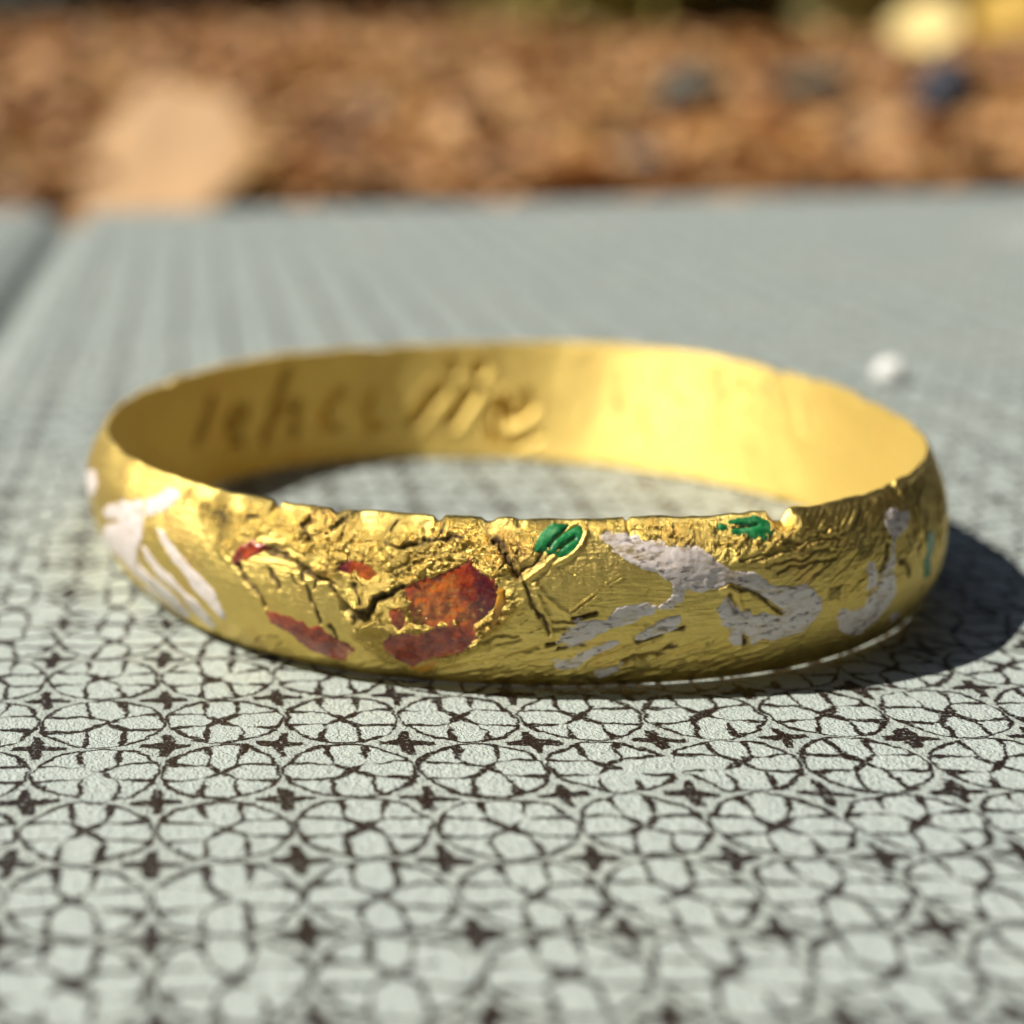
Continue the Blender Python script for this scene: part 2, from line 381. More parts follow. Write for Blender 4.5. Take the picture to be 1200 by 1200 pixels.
stone('mossy_stone', 812, 108, 72, 1.7, 1.0, MOSS, 'grey green stone among the leaves above the small one at the cover edge', 5)
stone('mossy_stone', 955, 100, 76, 1.5, 0.8, MOSS, 'flat grey green stone left of the dark blue stone', 6)
PALE = mat_simple('pale_pebble', (0.50, 0.40, 0.32), (0.62, 0.52, 0.43), 1.0, 0.6)
stone('dark_stone', 1112, 116, 62, 1.3, 1.4, SLATE, 'dark blue stone standing among the leaves at the right', 1)
stone('blue_stone', 782, 205, 48, 1.15, 0.8, BLUE, 'small blue grey stone just over the far cover edge', 2)
stone('pale_pebble', 1048, 195, 49, 0.95, 0.95, PALE, 'pale pebble near the far right edge of the cover', 3)

# shrubs closing the view behind the leaf bank
def shrub(x, y, w_, h_, mat, label, seed, n=1500, ls=2.4):
    rs = random.Random(seed); root = empty('shrub', (x, y, tz(x, y)-0.3)); tag(root, label, 'shrub', None)
    V, F, off = [], [], 0
    blobs = [(rs.uniform(-0.42, 0.42)*w_, rs.uniform(-0.25, 0.25)*w_, (rs.uniform(0.02, 0.75) if i % 2 else rs.uniform(0.0, 0.14))*h_, rs.uniform(0.16, 0.27)*w_) for i in range(16)]
    base, bf = leaf_arrays(ls, ls*0.55, 0.08, 0.2, seed, 3, 2)
    for k in range(n):
        bx, by, bz, br = rs.choice(blobs)
        d = Vector((rs.gauss(0, 1), rs.gauss(0, 1), rs.gauss(0, 1))).normalized()*br*rs.random()**0.45
        M = Matrix.Translation((bx+d.x, by+d.y, max(0.3, bz+d.z*0.8)))@Matrix.Rotation(rs.uniform(0, 6.28), 4, 'Z')@Matrix.Rotation(rs.gauss(0.4, 0.6), 4, 'X')@Matrix.Scale(rs.uniform(0.7, 1.3), 4)
        A = np.array(M); V.append(base@A[:3, :3].T+A[:3, 3]); F.append(bf+off); off += len(base)
    obj('crown', mesh_np('crown', np.concatenate(V), np.concatenate(F), mat), root)
    bm = bmesh.new()
    for k in range(6):
        bx, by, bz, br = blobs[k]
        a = Vector((rs.uniform(-1, 1), rs.uniform(-1, 1), 0)); b = Vector((bx, by, bz)); q = (b-a).to_track_quat('Z', 'Y')
        bmesh.ops.create_cone(bm, cap_ends=True, segments=8, radius1=0.7, radius2=0.18, depth=(b-a).length,
                              matrix=Matrix.Translation((a+b)/2)@q.to_matrix().to_4x4())
    bm_obj('stem', bm, BARK, root)
    return root
BARK = mat_simple('bark', (0.05, 0.03, 0.02), (0.11, 0.07, 0.045), 0.8, 0.9)
DKG = mat_simple('leaf_dark_green', (0.012, 0.016, 0.007), (0.035, 0.035, 0.014), 0.5, 0.6)
DKB = mat_simple('leaf_dark_brown', (0.025, 0.010, 0.007), (0.07, 0.030, 0.018), 0.5, 0.7)
OLV = mat_simple('leaf_olive', (0.27, 0.23, 0.05), (0.42, 0.36, 0.10), 0.5, 0.6)
GLN = mat_simple('leaf_gold', (0.30, 0.18, 0.03), (0.52, 0.32, 0.05), 0.5, 0.6)
for k, (x, y, w_, h_, mt, lb) in enumerate([
    (-35, 262, 62, 34, DKG, 'dark shrub farthest left in the shaded background'),
    (8, 262, 56, 36, DKB, 'dark brown shrub behind the tan leaf at the left'),
    (40, 315, 66, 38, DKG, 'dark green shrub at the middle of the background'),
    (62, 224, 46, 26, OLV, 'olive yellow shrub right of the middle background'),
    (96, 270, 56, 38, DKB, 'dark brown shrub right of the olive shrub'),
    (122, 246, 42, 26, GLN, 'golden leaved shrub at the right edge of the background'),
    (150, 268, 60, 38, DKG, 'dark green shrub behind the golden shrub at the far right')]):
    shrub(x, y, w_, h_, mt, lb, 60+k, 3200, 4.0)

# tall shrubs added out of view round the spot, open only to the sunny left: they shade the low sky and show in the polished gold
for k, (x, y, w_, h_, mt, lb) in enumerate([
    (-70, -170, 150, 250, DKG, 'unseen tall dark shrub added behind the viewer at the left to block sky'),
    (30, -150, 150, 280, DKB, 'unseen tall brown shrub added right behind the viewer to block sky'),
    (130, -110, 150, 290, DKG, 'unseen tall dark shrub added behind the viewer at the right to block sky'),
    (165, 0, 150, 300, DKB, 'unseen tall brown shrub added on the right, level with the ring, to block sky'),
    (190, 130, 150, 260, DKG, 'tall dark shrub added on the far right outside the view to block sky'),
    (-320, 10, 260, 250, DKG, 'unseen broad dark shrub added far off on the sunny left to block low sky'),
    (-190, -120, 130, 230, DKB, 'unseen brown shrub added on the left, behind the viewer, to block sky'),
    (-160, 170, 120, 120, DKG, 'dark shrub added on the far left outside the view to block sky')]):
    shrub(x, y, w_, h_, mt, lb, 90+k, 2600, 26)

# trunk at the right and crown overhead, both added out of view to block sky
def added_tree(x, y, h_, cx, cy, cz, cr_, label, seed):
    rs = random.Random(seed); root = empty('added_tree', (x, y, tz(x, y))); tag(root, label, 'added_tree')
    bm = bmesh.new(); pts = [Vector((0, 0, -1)), Vector((-4, 5, h_*0.4)), Vector((-14, 12, h_))]
    lim = [(pts[0], pts[1], 13, 9), (pts[1], pts[2], 9, 5)]
    blobs = []
    for k in range(16):
        b = Vector((cx-x+rs.uniform(-1, 1)*cr_, cy-y+rs.uniform(-1, 1)*cr_, cz+rs.uniform(-0.25, 0.3)*cr_)); blobs.append(b)
        lim.append((pts[1].lerp(pts[2], rs.random()), b, 4, 0.8))
    for a, b, r1, r2 in lim:
        bmesh.ops.create_cone(bm, cap_ends=True, segments=10, radius1=r1, radius2=r2, depth=(b-a).length, matrix=Matrix.Translation((a+b)/2)@(b-a).to_track_quat('Z', 'Y').to_matrix().to_4x4())
    bm_obj('trunk', bm, BARK, root)
    V, F, off = [], [], 0; base, bf = leaf_arrays(24, 14, 0.08, 0.2, seed, 3, 2)
    for k in range(4200):
        b = rs.choice(blobs); d = Vector((rs.gauss(0, 1), rs.gauss(0, 1), rs.gauss(0, 0.6))).normalized()*cr_*0.5*rs.random()**0.45
        M = Matrix.Translation(b+d)@Matrix.Rotation(rs.uniform(0, 6.28), 4, 'Z')@Matrix.Rotation(rs.gauss(0.2, 0.5), 4, 'X')
        A = np.array(M); V.append(base@A[:3, :3].T+A[:3, 3]); F.append(bf+off); off += len(base)
    obj('crown', mesh_np('crown', np.concatenate(V), np.concatenate(F), DKB), root)
added_tree(150, -60, 300, 75, 20, 400, 130, 'tall trunk and crown added outside the view to block sky over the spot', 71)

# ------------------------------------------------------------------ the book the ring lies on
book = empty('book', (0, 0, -3.0))
tag(book, 'pale green book cover printed with a brown lattice of crosses, under the gold ring', 'book')
# cover: cross-section along x (board, joint groove, spine shoulder), run along y; far edge a little askew
px_ = np.concatenate([[-2.6, -2.5], np.linspace(-1.9, -0.45, 60), np.linspace(-0.3, 11.5, 120)])
def prof(x):
    g = -0.13*np.exp(-((x+0.88)/0.11)**2)+0.02*np.exp(-((x+0.68)/0.05)**2)
    hump = 0.03*sstep(-1.0, -1.25, x)-0.9*sstep(-1.75, -2.6, x)
    return g+hump
NY = 160
ty = np.linspace(0, 1, NY)
PX, TY = np.meshgrid(px_, ty)
far = 12.62+0.085*PX
PY = -6+(far+6)*TY
PZ = prof(PX)+0.006*fbm(PX*0.8, PY*0.8, 3, 5)*(np.hypot(PX-0.73, PY-3.95) > 1.4)
top = np.stack([PX, PY, PZ], -1).reshape(-1, 3)
nx_ = len(px_)
ring_i = np.concatenate([np.arange(nx_), np.arange(1, NY)*nx_+nx_-1, (NY-1)*nx_+np.arange(nx_-2, -1, -1), np.arange(NY-2, 0, -1)*nx_])
skirt = top[ring_i]+np.array([0, 0, -0.28])
F1 = grid_faces(nx_, NY); nb = len(top); k_ = len(ring_i)
a = np.arange(k_); b = (a+1) % k_
F2 = np.stack([ring_i[a], nb+a, nb+b, ring_i[b]], -1)
cv = obj('cover', mesh_np('cover', np.concatenate([top, skirt]), np.concatenate([F1, F2]), PAPER), book)
cv.location = (0, 0, 3.0)
PAGES = mat_simple('page_edges', (0.55, 0.48, 0.36), (0.68, 0.60, 0.46), 4.0, 0.9)
def box_bm(x0, x1, y0, y1, z0, z1):
    bm = bmesh.new(); bmesh.ops.create_cube(bm, size=1)
    for v in bm.verts: v.co = Vector(((x0+x1)/2+v.co.x*(x1-x0), (y0+y1)/2+v.co.y*(y1-y0), (z0+z1)/2+v.co.z*(z1-z0)))
    bmesh.ops.bevel(bm, geom=bm.edges[:], offset=0.04, segments=2, affect='EDGES'); return bm
bm_obj('page_block', box_bm(-1.9, 11.1, -5.7, 12.2, 0.27, 2.66), PAGES, book)
CLOTH = mat_simple('cover_board', (0.45, 0.50, 0.46), (0.60, 0.62, 0.55), 6.0, 0.8)
bm_obj('back_board', box_bm(-2.5, 11.5, -6, 12.6, 0.0, 0.25), CLOTH, book)

# ------------------------------------------------------------------ the ring
X0, Y0, HB = 0.72662, 3.95391, 0.32294
CT=[(-175,.940),(-164,.944),(-154,.949),(-142,.946),(-124,.945),(-106,.930),(-88,.922),(-71,.940),(-58,.960),(-44,.955),(-27,.945),(-10,.930),(3,.925),(22,.948),(42,1.0),(57,1.038),(66,1.038),(78,.985),(93,.945),(110,.953),(126,.944),(150,.920),(169,.922)]
DH=[(-175,0),(-130,0),(-100,.004),(-88,.005),(-60,0),(0,0),(22,.001),(42,.003),(58,.006),(66,.006),(78,.003),(93,0),(140,0)]
CB=[(-175,.065),(-150,.062),(-120,.066),(-60,.066),(-35,.050),(-10,.035),(20,.040),(60,.06),(120,.06),(170,.065)]
CL=[(-175,.05),(-155,.045),(-135,.02),(-115,0),(-60,0),(-30,-.012),(0,0),(18,.02),(31,.07),(49,.13),(63,.14),(77,.10),(93,.05),(108,.03),(122,.02),(150,.045)]
def per(Ct, th):
    Ct = np.array(Ct); a = (np.degrees(th)+180) % 360-180
    A = np.r_[Ct[:, 0]-360, Ct[:, 0], Ct[:, 0]+360]; V = np.r_[Ct[:, 1], Ct[:, 1], Ct[:, 1]]
    k = np.exp(-.5*((a[..., None]-A)/9.)**2)*np.gradient(A)
    return (k*V).sum(-1)/k.sum(-1)
# marks in surface coordinates (degrees round the ring, share of the height)
WHITE=[[(-147.8,0.843),(-143.8,0.95),(-141.4,0.933),(-141.9,0.867),(-143.7,0.8),(-147.1,0.723),(-147.6,0.773)],[(-148.4,0.83),(-152.9,0.77),(-158.1,0.66),(-160.2,0.587),(-159,0.563),(-154.2,0.603),(-159.5,0.507),(-163.3,0.39),(-166.6,0.27),(-161.6,0.287),(-155.9,0.293),(-153.3,0.24),(-151.3,0.207),(-150.1,0.25),(-150,0.363),(-149.1,0.467),(-147.4,0.567),(-147.2,0.707)],[(-144.4,0.7),(-142.4,0.683),(-139.8,0.593),(-137.5,0.52),(-135.4,0.473),(-133.5,0.413),(-132.1,0.277),(-132.3,0.217),(-133.2,0.227),(-134.9,0.283),(-137.5,0.36),(-138.5,0.443),(-140.5,0.5),(-142.9,0.597)],[(-147.7,0.53),(-146.5,0.537),(-143.9,0.453),(-141.5,0.4),(-139.4,0.33),(-137.3,0.293),(-135.6,0.203),(-135.6,0.117),(-137,0.067),(-138.6,0.117),(-139.7,0.187),(-140.2,0.273),(-142.1,0.313),(-144.6,0.353),(-147,0.443)],[(-149.3,0.407),(-148.3,0.343),(-145,0.313),(-142.9,0.277),(-141.6,0.24),(-140.5,0.137),(-141.6,0.063),(-144.7,0.047),(-145.6,0.123),(-147.6,0.2),(-150.8,0.22)],[(-150.5,0.213),(-148.1,0.18),(-147.4,0.103),(-148.4,0),(-149.9,0),(-152.6,0.05)],[(-174.8,0.68),(-166,0.82),(-163.1,0.737),(-165.5,0.613),(-172.3,0.543),(-173.7,0.627)],[(-88.8,0.923),(-88,0.943),(-86,0.933),(-84.5,0.913),(-83.5,0.88),(-81.6,0.877),(-79.7,0.867),(-77.9,0.837),(-76.8,0.8),(-75.8,0.763),(-74.5,0.713),(-74.6,0.657),(-75.8,0.62),(-77.3,0.623),(-78.7,0.627),(-79.8,0.65),(-80.2,0.573),(-81.4,0.533),(-82.6,0.537),(-81.5,0.593),(-81.3,0.663),(-82.2,0.71),(-83.8,0.76),(-85.6,0.797),(-87.3,0.85),(-88.4,0.887)],[(-77.9,0.683),(-77.1,0.707),(-75.7,0.717),(-73.9,0.717),(-72.1,0.703),(-71,0.653),(-69.1,0.603),(-67.6,0.597),(-65.7,0.59),(-64.7,0.56),(-63.5,0.503),(-63.3,0.453),(-63.6,0.39),(-64.6,0.33),(-65.5,0.29),(-66.6,0.277),(-68,0.263),(-70.1,0.28),(-70.9,0.253),(-71.6,0.25),(-72.1,0.293),(-72.2,0.26),(-73.2,0.26),(-73.8,0.277),(-74.5,0.35),(-75.4,0.413),(-76.1,0.507),(-75.7,0.567),(-75,0.603),(-74,0.56),(-73.4,0.497),(-72.5,0.48),(-72.3,0.45),(-70.8,0.457),(-69.7,0.443),(-68.5,0.44),(-69.8,0.5),(-71,0.547),(-72.6,0.59),(-73.9,0.613),(-74.8,0.643),(-76.4,0.623),(-77.5,0.637)],[(-93.1,0.323),(-92.7,0.397),(-91,0.447),(-89.6,0.46),(-87.7,0.47),(-87,0.53),(-85.6,0.543),(-83.9,0.553),(-83.1,0.533),(-83.4,0.503),(-84.6,0.467),(-86.4,0.427),(-87.8,0.407),(-89.2,0.367),(-90.3,0.33),(-92.1,0.307)],[(-93.6,0.197),(-92.5,0.22),(-91.5,0.213),(-90.4,0.277),(-88.6,0.297),(-87.2,0.32),(-86.7,0.31),(-87.8,0.273),(-89,0.243),(-90.3,0.187),(-90.7,0.143),(-92,0.133),(-93.1,0.16)],[(-84.9,0.367),(-83.9,0.387),(-82.5,0.44),(-80.4,0.477),(-80.2,0.427),(-81.4,0.39),(-82.6,0.363),(-83.9,0.337),(-84.8,0.337)],[(-89,0.13),(-87.1,0.153),(-86.1,0.143),(-86.1,0.097),(-87.7,0.05),(-88.4,0.07)],[(-60.9,0.367),(-60.4,0.407),(-58.9,0.37),(-56.7,0.38),(-56.2,0.44),(-54.8,0.49),(-54.7,0.563),(-53,0.64),(-52,0.76),(-52.2,0.81),(-51.9,0.877),(-49.8,0.887),(-46.1,0.85),(-47.7,0.787),(-51,0.75),(-51.9,0.67),(-52,0.543),(-51.1,0.423),(-52.1,0.323),(-53.1,0.24),(-54.7,0.173),(-56.9,0.177),(-59.7,0.273)],[(-56.7,0.667),(-55.5,0.657),(-55,0.567),(-55.2,0.507),(-56.5,0.497)],[(-50.1,0.233),(-47.9,0.25),(-45.9,0.157),(-47.4,0.127)]]
RED=[[(-130.4,0.673),(-129.8,0.713),(-128.1,0.77),(-126.5,0.757),(-126.1,0.74),(-127.6,0.713),(-128.9,0.66),(-129.8,0.63)],[(-125.6,0.37),(-124.5,0.38),(-122.8,0.37),(-121.1,0.35),(-120.1,0.31),(-119.2,0.343),(-118.5,0.31),(-117.7,0.3),(-117.1,0.25),(-116.2,0.217),(-116.4,0.18),(-115.8,0.193),(-115.8,0.16),(-117.1,0.093),(-118.1,0.107),(-118.8,0.13),(-120.3,0.15),(-121.5,0.19),(-122.5,0.237),(-123.2,0.28),(-124.2,0.293),(-125.2,0.303)],[(-117.5,0.693),(-116.9,0.743),(-115.9,0.76),(-114.6,0.753),(-113.3,0.72),(-112.5,0.693),(-112.8,0.667),(-113.8,0.643),(-114.7,0.657),(-115.3,0.7),(-115.9,0.67),(-116.9,0.68)],[(-109.9,0.613),(-109,0.663),(-106.5,0.71),(-104.8,0.753),(-102.8,0.793),(-102.2,0.74),(-101.1,0.717),(-100.2,0.68),(-99.8,0.633),(-100.1,0.543),(-100.9,0.48),(-102,0.423),(-101.9,0.337),(-103,0.277),(-104.1,0.237),(-105.8,0.203),(-107.4,0.157),(-109,0.103),(-110.3,0.137),(-111.7,0.193),(-112.2,0.267),(-111.3,0.32),(-109.6,0.35),(-108.2,0.337),(-106.3,0.4),(-104.1,0.43),(-104.7,0.47),(-106.3,0.473),(-107.6,0.48),(-108.2,0.54),(-109.5,0.553)],[(-111.1,0.473),(-110.4,0.487),(-109.5,0.503),(-109.4,0.397),(-110.2,0.347),(-110.9,0.39)],[(-109.3,0.583),(-107.7,0.62),(-105,0.65),(-104,0.513),(-104,0.42),(-106.3,0.39),(-108.1,0.39),(-109.3,0.417)]]
GREEN=[[(-96.1,0.86),(-96,0.887),(-95.1,0.943),(-94,0.98),(-92.7,0.993),(-91.2,0.997),(-90.7,0.973),(-90.4,0.943),(-90.9,0.903),(-91.4,0.867),(-92.2,0.837),(-93.2,0.827),(-93.9,0.85),(-94.7,0.843),(-95.4,0.83),(-96,0.843)],[(-74.7,0.953),(-72.5,0.977),(-69.9,0.983),(-69,0.95),(-68.9,0.91),(-70.2,0.873),(-71.8,0.89),(-73.3,0.923)],[(-43.7,0.667),(-41.1,0.667),(-38.6,0.633),(-39.2,0.573),(-40.3,0.477),(-39.6,0.363),(-41.8,0.373),(-43.7,0.523)]]
CREV=[[(-129.4,0.62),(-128.6,0.58),(-127.5,0.527),(-126.7,0.49),(-126,0.417)],[(-126.2,0.747),(-124.7,0.747),(-123.1,0.727),(-121.6,0.697),(-120.7,0.663),(-119.3,0.647),(-117.6,0.61)],[(-125,0.647),(-123.9,0.55)],[(-122.3,0.62),(-121.8,0.57)],[(-121.1,0.67),(-120.9,0.597)],[(-119.3,0.643),(-119.3,0.57)],[(-120.4,0.573),(-119.8,0.487),(-119,0.367)],[(-115.1,0.61),(-114.8,0.54),(-114.4,0.487)],[(-118.1,0.36),(-117.2,0.29)],[(-100.3,0.917),(-99.3,0.863),(-98.6,0.787),(-97.6,0.723)],[(-97.2,0.753),(-96.1,0.773),(-95.2,0.837)],[(-97.3,0.74),(-96.9,0.65),(-96,0.55),(-95,0.45),(-94.5,0.387)],[(-74.8,0.643),(-72.6,0.603),(-71.3,0.57),(-70.1,0.5),(-68.6,0.453)],[(-74.9,0.59),(-74.2,0.5)],[(-72.8,0.357),(-72.1,0.26)],[(-54.7,0.51),(-53.4,0.317)],[(-52.8,0.73),(-53.3,0.653),(-54.5,0.583)],[(-86.1,0.153),(-84.3,0.21),(-82.6,0.24),(-80.2,0.28)],[(-84.7,0.33),(-82.6,0.36),(-81.1,0.387),(-79.9,0.407)],[(-93.2,0.283),(-90.5,0.307)],[(-94.5,0.307),(-93.2,0.323)],[(-91.7,0.477),(-89.3,0.503)],[(-42.4,0.93),(-42.9,0.813),(-43.1,0.647)],[(-50.9,0.607),(-49.3,0.577),(-47.7,0.49)],[(-107.8,0.89),(-105.8,0.91),(-104.1,0.913)],[(-112.3,0.86),(-110.9,0.827),(-109.5,0.857),(-108.1,0.867)],[(-111.9,0.923),(-111.4,0.963)],[(-118.3,0.907),(-117.4,0.977)],[(-106.4,0.917),(-105.9,0.973)],[(-122.3,0.92),(-121.1,0.87),(-120.6,0.827)],[(-121.9,0.927),(-121.3,0.96)],[(-129.2,0.9),(-127.8,0.903)],[(-117.3,0.603),(-119.2,0.657)],[(-113.7,0.427),(-112.6,0.52),(-110.1,0.63)],[(-134.5,0.903),(-132.9,0.857),(-132.5,0.77)]]
ARC=[[(-129.8,0.637),(-129.1,0.603),(-128.1,0.547),(-127.2,0.507),(-126.4,0.463),(-125.8,0.417)],[(-126.5,0.757),(-125,0.75),(-123.4,0.73),(-121.9,0.7),(-120.7,0.67),(-119.4,0.65),(-118.3,0.627)],[(-117.7,0.587),(-116.7,0.537),(-115.6,0.473),(-114.3,0.44),(-113.4,0.48),(-112.4,0.547),(-111.1,0.607)]]
FINE=[[(-72,0.757),(-68.9,0.797),(-64.9,0.817),(-60.4,0.85)],[(-70.4,0.727),(-66.6,0.75),(-62.1,0.787)],[(-67.9,0.843),(-64.7,0.847),(-59.1,0.907)],[(-70.2,0.8),(-66.1,0.833),(-61.7,0.84)],[(-69.3,0.687),(-65.4,0.733),(-61.3,0.727)],[(-73.4,0.77),(-68.8,0.827)],[(-93.2,0.283),(-90.5,0.307)],[(-94.5,0.307),(-93.2,0.323)],[(-94.1,0.453),(-91.1,0.46)],[(-94,0.41),(-92.2,0.42)],[(-91.7,0.477),(-89.3,0.503)],[(-101.6,0.327),(-97.6,0.357)],[(-100.8,0.26),(-97.2,0.337)],[(-98.6,0.203),(-95.5,0.28)],[(-110.9,0.717),(-110,0.76),(-108.1,0.813),(-106.4,0.83)],[(-110.6,0.693),(-109,0.757),(-107.6,0.797),(-104.8,0.843)],[(-125.1,0.773),(-123,0.767),(-121,0.753)],[(-128.8,0.127),(-124.8,0.217)],[(-127.2,0.063),(-124.5,0.17)]]
VEIN=[[(-94.6,0.867),(-93.7,0.917),(-92.8,0.95),(-91.2,0.993)],[(-93.4,0.86),(-92.5,0.893),(-91.5,0.92)],[(-73.8,0.947),(-70.4,0.943)]]
RIDGE=[[(-96,0.673),(-95.5,0.577),(-94.6,0.47),(-94.1,0.387),(-94,0.363)],[(-95.5,0.65),(-94.4,0.58),(-93.2,0.523),(-92.2,0.5)],[(-90.3,0.99),(-90.2,0.937),(-90.9,0.877),(-92.2,0.83),(-93.8,0.79)],[(-97.1,0.693),(-95.4,0.753),(-93.9,0.83)],[(-109.3,0.66),(-107.9,0.727),(-106.4,0.8),(-104.8,0.833)],[(-132.9,0.717),(-130.8,0.627)],[(-132,0.74),(-130.4,0.673)],[(-43.8,0.843),(-44.3,0.727),(-43.7,0.523)],[(-31.6,0.807),(-35.8,0.64),(-37.7,0.44)],[(-75.9,0.62),(-74.8,0.623),(-74.1,0.6),(-73.8,0.547),(-73.4,0.497)],[(-70.9,0.277),(-68,0.257),(-65.2,0.28)],[(-90.7,0.143),(-88.9,0.233),(-86.6,0.28)],[(-86.1,0.28),(-84.1,0.32),(-82.3,0.353)],[(-68.7,0.93),(-68.2,0.897),(-68.4,0.847)],[(-128.8,0.127),(-124.8,0.217)],[(-127.2,0.063),(-124.2,0.163)]]
PIT=[[(-117.8,0.593),(-116.8,0.557),(-115.6,0.487),(-114.7,0.457),(-113.9,0.457),(-113.2,0.517),(-112.2,0.57),(-111,0.61),(-111.2,0.58),(-112.4,0.513),(-112.9,0.44),(-113.4,0.407),(-114.3,0.373),(-115.2,0.383),(-116.1,0.427),(-117,0.507)],[(-86.2,0.18),(-84.9,0.227),(-83.7,0.233),(-82,0.253),(-80.8,0.243),(-81.8,0.22),(-83.6,0.19),(-85.3,0.133),(-86,0.127)],[(-112.2,0.867),(-110.9,0.84),(-110.3,0.867),(-108.4,0.883),(-108.2,0.847),(-109.3,0.81),(-110.8,0.793),(-111.9,0.823)],[(-118.4,0.9),(-118.3,0.93),(-117.5,0.987),(-116.6,0.983),(-116.7,0.943),(-117.6,0.903)],[(-100.8,0.917),(-99.8,0.867),(-98.8,0.787),(-97.8,0.71),(-97.2,0.703),(-97.3,0.753),(-98.1,0.8),(-99.1,0.88),(-100.3,0.917)],[(-122.3,0.92),(-121.4,0.97),(-120.9,0.943),(-121.3,0.9),(-120.3,0.87),(-120.7,0.82),(-121.5,0.833),(-121.3,0.877)],[(-91.4,0.057),(-89.9,0.103),(-87.9,0.04),(-88.2,0.007),(-90.4,0.013)],[(-104.2,0.46),(-103.5,0.483),(-103.1,0.41),(-103.6,0.353),(-104.1,0.387)]]
GRAIN=[[(-139.4,0.94),(-126.1,1),(-114.1,1),(-102.3,0.997),(-94.6,1),(-96.2,0.853),(-98.9,0.763),(-98.3,0.527),(-101.7,0.243),(-109.5,0.07),(-114.1,0.177),(-116.6,0.453),(-114.8,0.62),(-118.8,0.72),(-127.8,0.8),(-132.2,0.733),(-136.7,0.843)]]
STIP=[[(-89.8,0.993),(-79,0.99),(-68.6,0.973),(-65.2,0.917),(-69.4,0.813),(-75.1,0.787),(-80.7,0.863),(-85.2,0.933),(-89,0.957)]]
SCR=[[(-92,0.517),(-89.6,0.61)],[(-97.7,0.497),(-97,0.517)],[(-97.3,0.44),(-96.6,0.477)],[(-96.2,0.393),(-95.2,0.42)],[(-93,0.767),(-91.8,0.73)],[(-91.8,0.52),(-89.3,0.627)],[(-88.2,0.677),(-86.8,0.717)]]
WORN=[[(-109.5,0.633),(-105,0.677),(-103.9,0.593),(-102.8,0.577),(-102,0.517),(-102,0.423),(-103.4,0.41),(-106.3,0.4),(-109.4,0.407)],[(-115.5,0.71),(-113.1,0.717),(-112.5,0.653),(-114,0.64),(-115.3,0.673)],[(-117,0.243),(-115.9,0.217),(-115.8,0.13),(-117.4,0.087)]]
DARK=[[(-102.6,0.767),(-101.1,0.717),(-99.8,0.66),(-99.9,0.543),(-101.1,0.47),(-102,0.413),(-102.4,0.517),(-102.7,0.657)],[(-117.6,0.693),(-116.8,0.75),(-115.8,0.75),(-115.6,0.697),(-116.1,0.663),(-117,0.663)],[(-130.5,0.673),(-129.3,0.71),(-129.2,0.65),(-129.9,0.623)]]
AMBER=[[(-100.1,0.633),(-99.3,0.637),(-99,0.563),(-99.7,0.483),(-100.2,0.45),(-100.2,0.533),(-99.8,0.613)],[(-109.7,0.083),(-106.4,0.187),(-106.1,0.15),(-107.9,0.067)]]
LET=[[(137.4,0.76),(140,0.597),(143.8,0.447)],[(133,0.423),(129,0.537),(128.9,0.603),(131.3,0.62),(133.9,0.493),(133.9,0.347),(130.3,0.3)],[(119,0.88),(122.9,0.537),(124.8,0.267)],[(123.6,0.41),(119.8,0.583),(117.2,0.567),(118.5,0.29)],[(108.5,0.637),(111.4,0.517),(112.7,0.367),(110.1,0.313)],[(102.6,0.597),(104,0.447),(103.7,0.29),(101.4,0.307)],[(103.1,0.597),(104.1,0.447),(103.3,0.29)],[(74.7,0.563),(73.7,0.44),(76.5,0.333),(78.8,0.417),(77.1,0.44)],[(80.1,0.503),(81.1,0.31),(80.3,0.143),(76.7,0.103),(72,0.193)],[(87.8,0.85),(87.6,0.767)],[(59.6,0.763),(57.9,0.407)],[(51.7,0.83),(51.4,0.653),(47.3,0.547)],[(54.5,0.477),(52.5,0.263)],[(42.6,0.897),(39,0.207)],[(40.8,0.573),(37.9,0.823),(36.2,0.727)],[(26.8,1),(21.9,0.603)],[(30.9,0.957),(32.9,0.757)]]
LETW=[[(90.4,0.607),(94.9,0.34)],[(84.9,0.557),(88,0.33)],[(83.3,0.783),(83.1,0.777)],[(78.8,0.48),(78,0.333)]]

def sz(L): return [(R(a), t*HB) for a, t in L]

